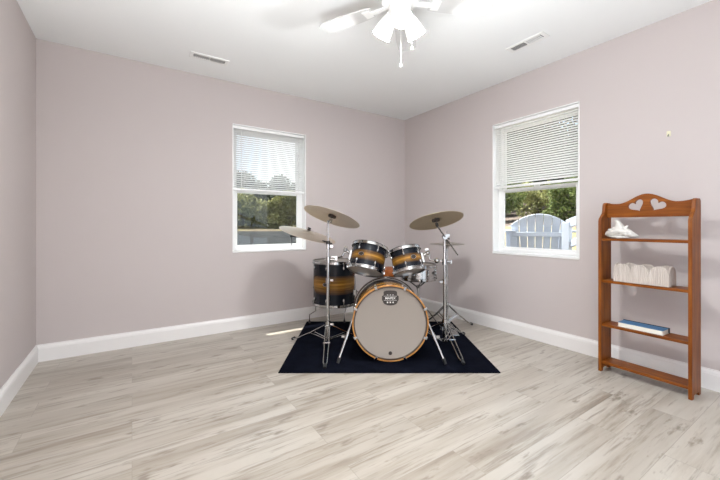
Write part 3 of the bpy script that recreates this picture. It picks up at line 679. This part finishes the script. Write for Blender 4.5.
# blue book on the third board
book = thing('book', 'blue hardback book lying flat on the third shelf board', 'book', on_shelf(.030, .018, .337), (0, 0, ang))
BKL, BKD, BKT = .246, .100, .031
MB().box((BKD/2-.003, 0, BKT/2), (BKD-.008, BKL-.006, BKT-.006)).build('page_block', M['paper'], book, bevel=.001)
MB().box((BKD/2-.004, 0, BKT-.0015), (BKD-.006, BKL, .003)).build('front_cover', M['book_blue'], book, bevel=.0008)
MB().box((BKD/2-.002, 0, .0015), (BKD, BKL, .003)).build('back_cover', M['paper'], book, bevel=.0008)
MB().box((BKD-.003, 0, BKT/2+.001), (.006, BKL+.008, BKT+.004)).build('spine', M['book_navy'], book, bevel=.001)

# wall hook
hk = thing('wall_hook', 'small cream adhesive hook on the bare wall above the pine shelf', 'hook', (XR, .797, 1.650))
MB().box((-.003, 0, 0), (.006, .022, .036)).build('hook_plate', M['cream'], hk, bevel=.002)
MB().tube([(-.006, 0, -.004), (-.010, 0, -.016), (-.016, 0, -.019), (-.020, 0, -.012)], .003, 8).build('hook_prong', M['grey_plastic'], hk)

# ---------------------------------------------------------------- outdoors
def gz(d):
    pts = [(0, -.1), (.6, .18), (1.6, .40), (3.2, .82), (6, 1.02), (9, 1.35), (13, 2.1), (20, 3.6), (40, 7)]
    for (a, za), (b_, zb) in zip(pts, pts[1:]):
        if d <= b_: return za + (zb-za)*(d-a)/(b_-a)
    return 7
def terrain(name, x0, x1, y0, y1, dist, m, nx=36, ny=36):
    b = MB(); vs = [(x0+(x1-x0)*i/nx, y0+(y1-y0)*j/ny) for j in range(ny+1) for i in range(nx+1)]; rnd = random.Random(4)
    vs = [(x, y, gz(dist(x, y)) + rnd.uniform(-.02, .02)) for x, y in vs]
    b._add(vs, [(j*(nx+1)+i, j*(nx+1)+i+1, (j+1)*(nx+1)+i+1, (j+1)*(nx+1)+i) for j in range(ny) for i in range(nx)])
    return structure(b.build(name, m, sharp=3))
dist = lambda x, y: max(0, x-3.3, (y-3.75)*.72)
terrain('ground', 5.5, 9.5, -6, 9.4, dist, M['yard'])
terrain('ground_near', 3.22, 5.5, -6, 3.72, dist, M['yard'], 12, 24)
terrain('ground_gravel', -14, 5.5, 3.72, 9.4, dist, M['gravel'])
terrain('ground_bank', 9.5, 40, -12, 40, dist, M['litter'])
terrain('ground_rear', -30, 9.5, 9.4, 40, dist, M['yard'])

def foliage(n_leaf, rad, hgt, seed, leaf, base=.0, clumps=14):
    rnd = random.Random(seed); b = MB(); vs, fs = [], []
    cl_ = []
    for _ in range(clumps):
        a = rnd.uniform(0, 2*PI); rr = rad*math.sqrt(rnd.random())*.75; z = base + hgt*rnd.uniform(.15, .88); k = 1-.45*abs((z-base)/hgt-.45)*2*.6
        cl_.append((rr*math.cos(a)*k, rr*math.sin(a)*k, z, rad*rnd.uniform(.30, .5)))
    for i in range(n_leaf):
        cx_, cy_, cz_, cr_ = cl_[rnd.randrange(clumps)]
        d = Vector((rnd.gauss(0, 1), rnd.gauss(0, 1), rnd.gauss(0, 1))).normalized()*cr_*rnd.uniform(.55, 1.0)
        p = Vector((cx_, cy_, cz_)) + d
        if p.z < .02: p.z = .02 + rnd.random()*.1
        s = leaf*rnd.uniform(.6, 1.3); e = Euler((rnd.uniform(-1.1, 1.1), rnd.uniform(-1.1, 1.1), rnd.uniform(0, 6.3))).to_matrix(); j = len(vs)
        for q in ((-s, 0, 0), (0, -s*.42, .12*s), (s, 0, 0), (0, s*.42, .12*s)): vs.append(p + e @ Vector(q))
        fs.append((j, j+1, j+2, j+3))
    b._add(vs, fs); return b, cl_
def plant(name, label, cat, loc, kind, n_leaf, rad, hgt, seed, leaf, m, group, trunk=0):
    r = thing(name, label, cat, loc, (0, 0, 0), group); b, cl_ = foliage(n_leaf, rad, hgt, seed, leaf, trunk, 12 if not trunk else 20)
    b.build('foliage', m, r); b = MB()
    if trunk:
        b.loft([(0, 0, -.3), (.03, 0, trunk*.6), (0, .04, trunk+hgt*.35), (0, 0, trunk+hgt*.75)], [.16, .12, .09, .03], 10)
        for c_ in cl_[:9]: b.loft([(0, .02, trunk*.7+.2*c_[2]*.3), (c_[0]*.5, c_[1]*.5, (trunk+c_[2])*.55), c_[:3]], [.06, .04, .012], 7)
        b.build('trunk', M['bark'], r)
    else:
        for c_ in cl_: b.loft([(c_[0]*.15, c_[1]*.15, -.15), (c_[0]*.6, c_[1]*.6, c_[2]*.55), c_[:3]], [.018, .012, .004], 6)
        b.build('stems', M['bark'], r)
    return r
TG, SG, RG = 'trees on the bank beyond the garden chair', 'shrubs below the trees on the bank', 'shrubs behind the house'
def gp(x, y): return gz(dist(x, y))
rnd = random.Random(11)
protoT = plant('tree', 'leafy green tree on the bank beyond the garden chair', 'tree', (0, 0, 0), 't', 7000, 2.3, 5.6, 3, .17, M['leaf_a'], TG, .25)
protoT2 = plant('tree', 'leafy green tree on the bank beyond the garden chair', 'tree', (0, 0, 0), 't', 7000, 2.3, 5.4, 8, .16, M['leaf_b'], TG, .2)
spots = [(15.2, 3.0), (15.4, 8.4), (15.0, 13.6), (19.6, 11.2), (19.4, 5.6)]
for i, (x, y) in enumerate(spots):
    src = (protoT, protoT2)[i % 2]; o = src if i < 2 else copy_tree(src)
    o.location = (x, y, gp(x, y)-.1); o.rotation_euler = (0, 0, rnd.uniform(0, 6)); s = rnd.uniform(.9, 1.2); o.scale = (s, s, s)
protoS = plant('shrub', 'low sunlit shrub at the foot of the bank seen over the garden chair', 'shrub', (0, 0, 0), 's', 4600, 1.0, 1.5, 5, .065, M['leaf_a'], SG)
protoS2 = plant('shrub', 'low sunlit shrub at the foot of the bank seen over the garden chair', 'shrub', (0, 0, 0), 's', 3600, .85, 1.15, 6, .06, M['leaf_c'], SG)
spots = [(12.6, 5.2), (12.4, 6.9), (12.7, 8.7), (13.0, 3.3), (10.5, 7.6), (12.6, 10.6), (10.8, 5.15), (14.2, 6.1)]
for i, (x, y) in enumerate(spots):
    src = (protoS, protoS2)[i % 2]; o = src if i < 2 else copy_tree(src)
    o.location = (x, y, gp(x, y)-.08); o.rotation_euler = (0, 0, rnd.uniform(0, 6)); s = rnd.uniform(.8, 1.15); o.scale = (s, s, s)
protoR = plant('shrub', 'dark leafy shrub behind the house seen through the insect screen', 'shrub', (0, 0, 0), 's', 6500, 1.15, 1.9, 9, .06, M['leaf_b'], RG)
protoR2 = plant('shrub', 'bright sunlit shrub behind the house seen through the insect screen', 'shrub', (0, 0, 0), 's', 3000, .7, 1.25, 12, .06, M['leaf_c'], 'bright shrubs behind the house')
spots = [(2.5, 13.0, 0), (4.3, 11.1, 1), (4.0, 13.2, 0), (5.5, 13.4, 0), (7.0, 13.8, 0), (3.1, 11.6, 1), (3.2, 14.7, 0), (4.8, 15.0, 0), (6.3, 15.4, 0), (1.0, 12.8, 0)]
seen = set()
for (x, y, k) in spots:
    src = (protoR, protoR2)[k]; o = copy_tree(src) if k in seen else src; seen.add(k)
    o.location = (x, y, gp(x, y)-.08); o.rotation_euler = (0, 0, rnd.uniform(0, 6)); s = rnd.uniform(.9, 1.2); o.scale = (s, s, s)

# white garden chair, seen from behind: local x across, y forward (away from the house)
cx_, cy_ = 4.12, 2.31; cz_ = .22; ca = math.atan2(.981, .55)
gch = thing('garden_chair', 'white slatted garden chair with a fan back standing outside the window', 'garden chair', (cx_, cy_, cz_), (0, 0, -.93))
for i in range(7):
    f_ = (i-3)/3; xb, xt = f_*.225, f_*.268; hb, wd0, wd1 = .30, .066, .081; arc = lambda x: .965 - .13*(x/.31)**2
    poly = [(xb-wd0/2, hb), (xb+wd0/2, hb)] + [(xt+wd1*q, arc(xt+wd1*q)) for q in (.5, .25, 0, -.25, -.5)]
    MB().prism(poly, .02, Matrix.Translation((0, .02, 0)) @ Matrix.Rotation(math.radians(10), 4, 'X')).build('back_slat', M['chair_white'], gch, bevel=.003)
MB().box((0, -.155, .71), (.60, .035, .055)).build('back_brace', M['chair_white'], gch, bevel=.004)
MB().box((0, -.045, .33), (.50, .03, .08)).build('back_brace', M['chair_white'], gch, bevel=.004)
for s in (-1, 1):
    MB().box((s*.325, .12, .745), (.125, .70, .022)).build('armrest', M['chair_white'], gch, bevel=.004)
    MB().box((s*.29, .40, .366), (.09, .025, .735)).build('front_leg', M['chair_white'], gch, bevel=.004)
    b = MB(); b.beam((s*.25, .44, .40), (s*.25, -.42, .03), .025, .12); b.build('rear_leg', M['chair_white'], gch, bevel=.004)
    b = MB(); b.beam((s*.285, -.15, .73), (s*.285, -.20, .10), .075, .022, up=(0, 1, 0)); b.build('arm_support', M['chair_white'], gch, bevel=.004)
for i in range(6): MB().box((0, .40-.085*i, .445-.036*i), (.54, .07, .02), Euler((.40, 0, 0))).build('seat_slat', M['chair_white'], gch, bevel=.003)
# white wooden handrail right of the chair
hr = thing('handrail', 'white wooden handrail with two sloping rails right of the garden chair', 'handrail', (4.05, 1.90, 0))
def wp(px, py, t):
    l = (px-360)/345; x = math.sin(AZ)*t + math.cos(AZ)*l*t; y = math.cos(AZ)*t - math.sin(AZ)*l*t; return Vector((x-4.05, y-1.90, 1.022+(226.5-py)/345*t))
b = MB(); b.beam(wp(568, 224, 3.72), wp(606, 209, 3.3), .04, .09); b.build('top_rail', M['chair_white'], hr, bevel=.004)
b = MB(); b.beam(wp(568, 245, 3.72), wp(606, 231, 3.3), .04, .07); b.build('lower_rail', M['chair_white'], hr, bevel=.004)
for (px, t, zt) in ((567, 3.72, 1.07), (606, 3.3, 1.24)):
    q = wp(px, 226, t); b = MB(); b.beam((q.x, q.y, .0), (q.x, q.y, zt), .075, .075, up=(0, 1, 0)); b.build('post', M['chair_white'], hr, bevel=.004)
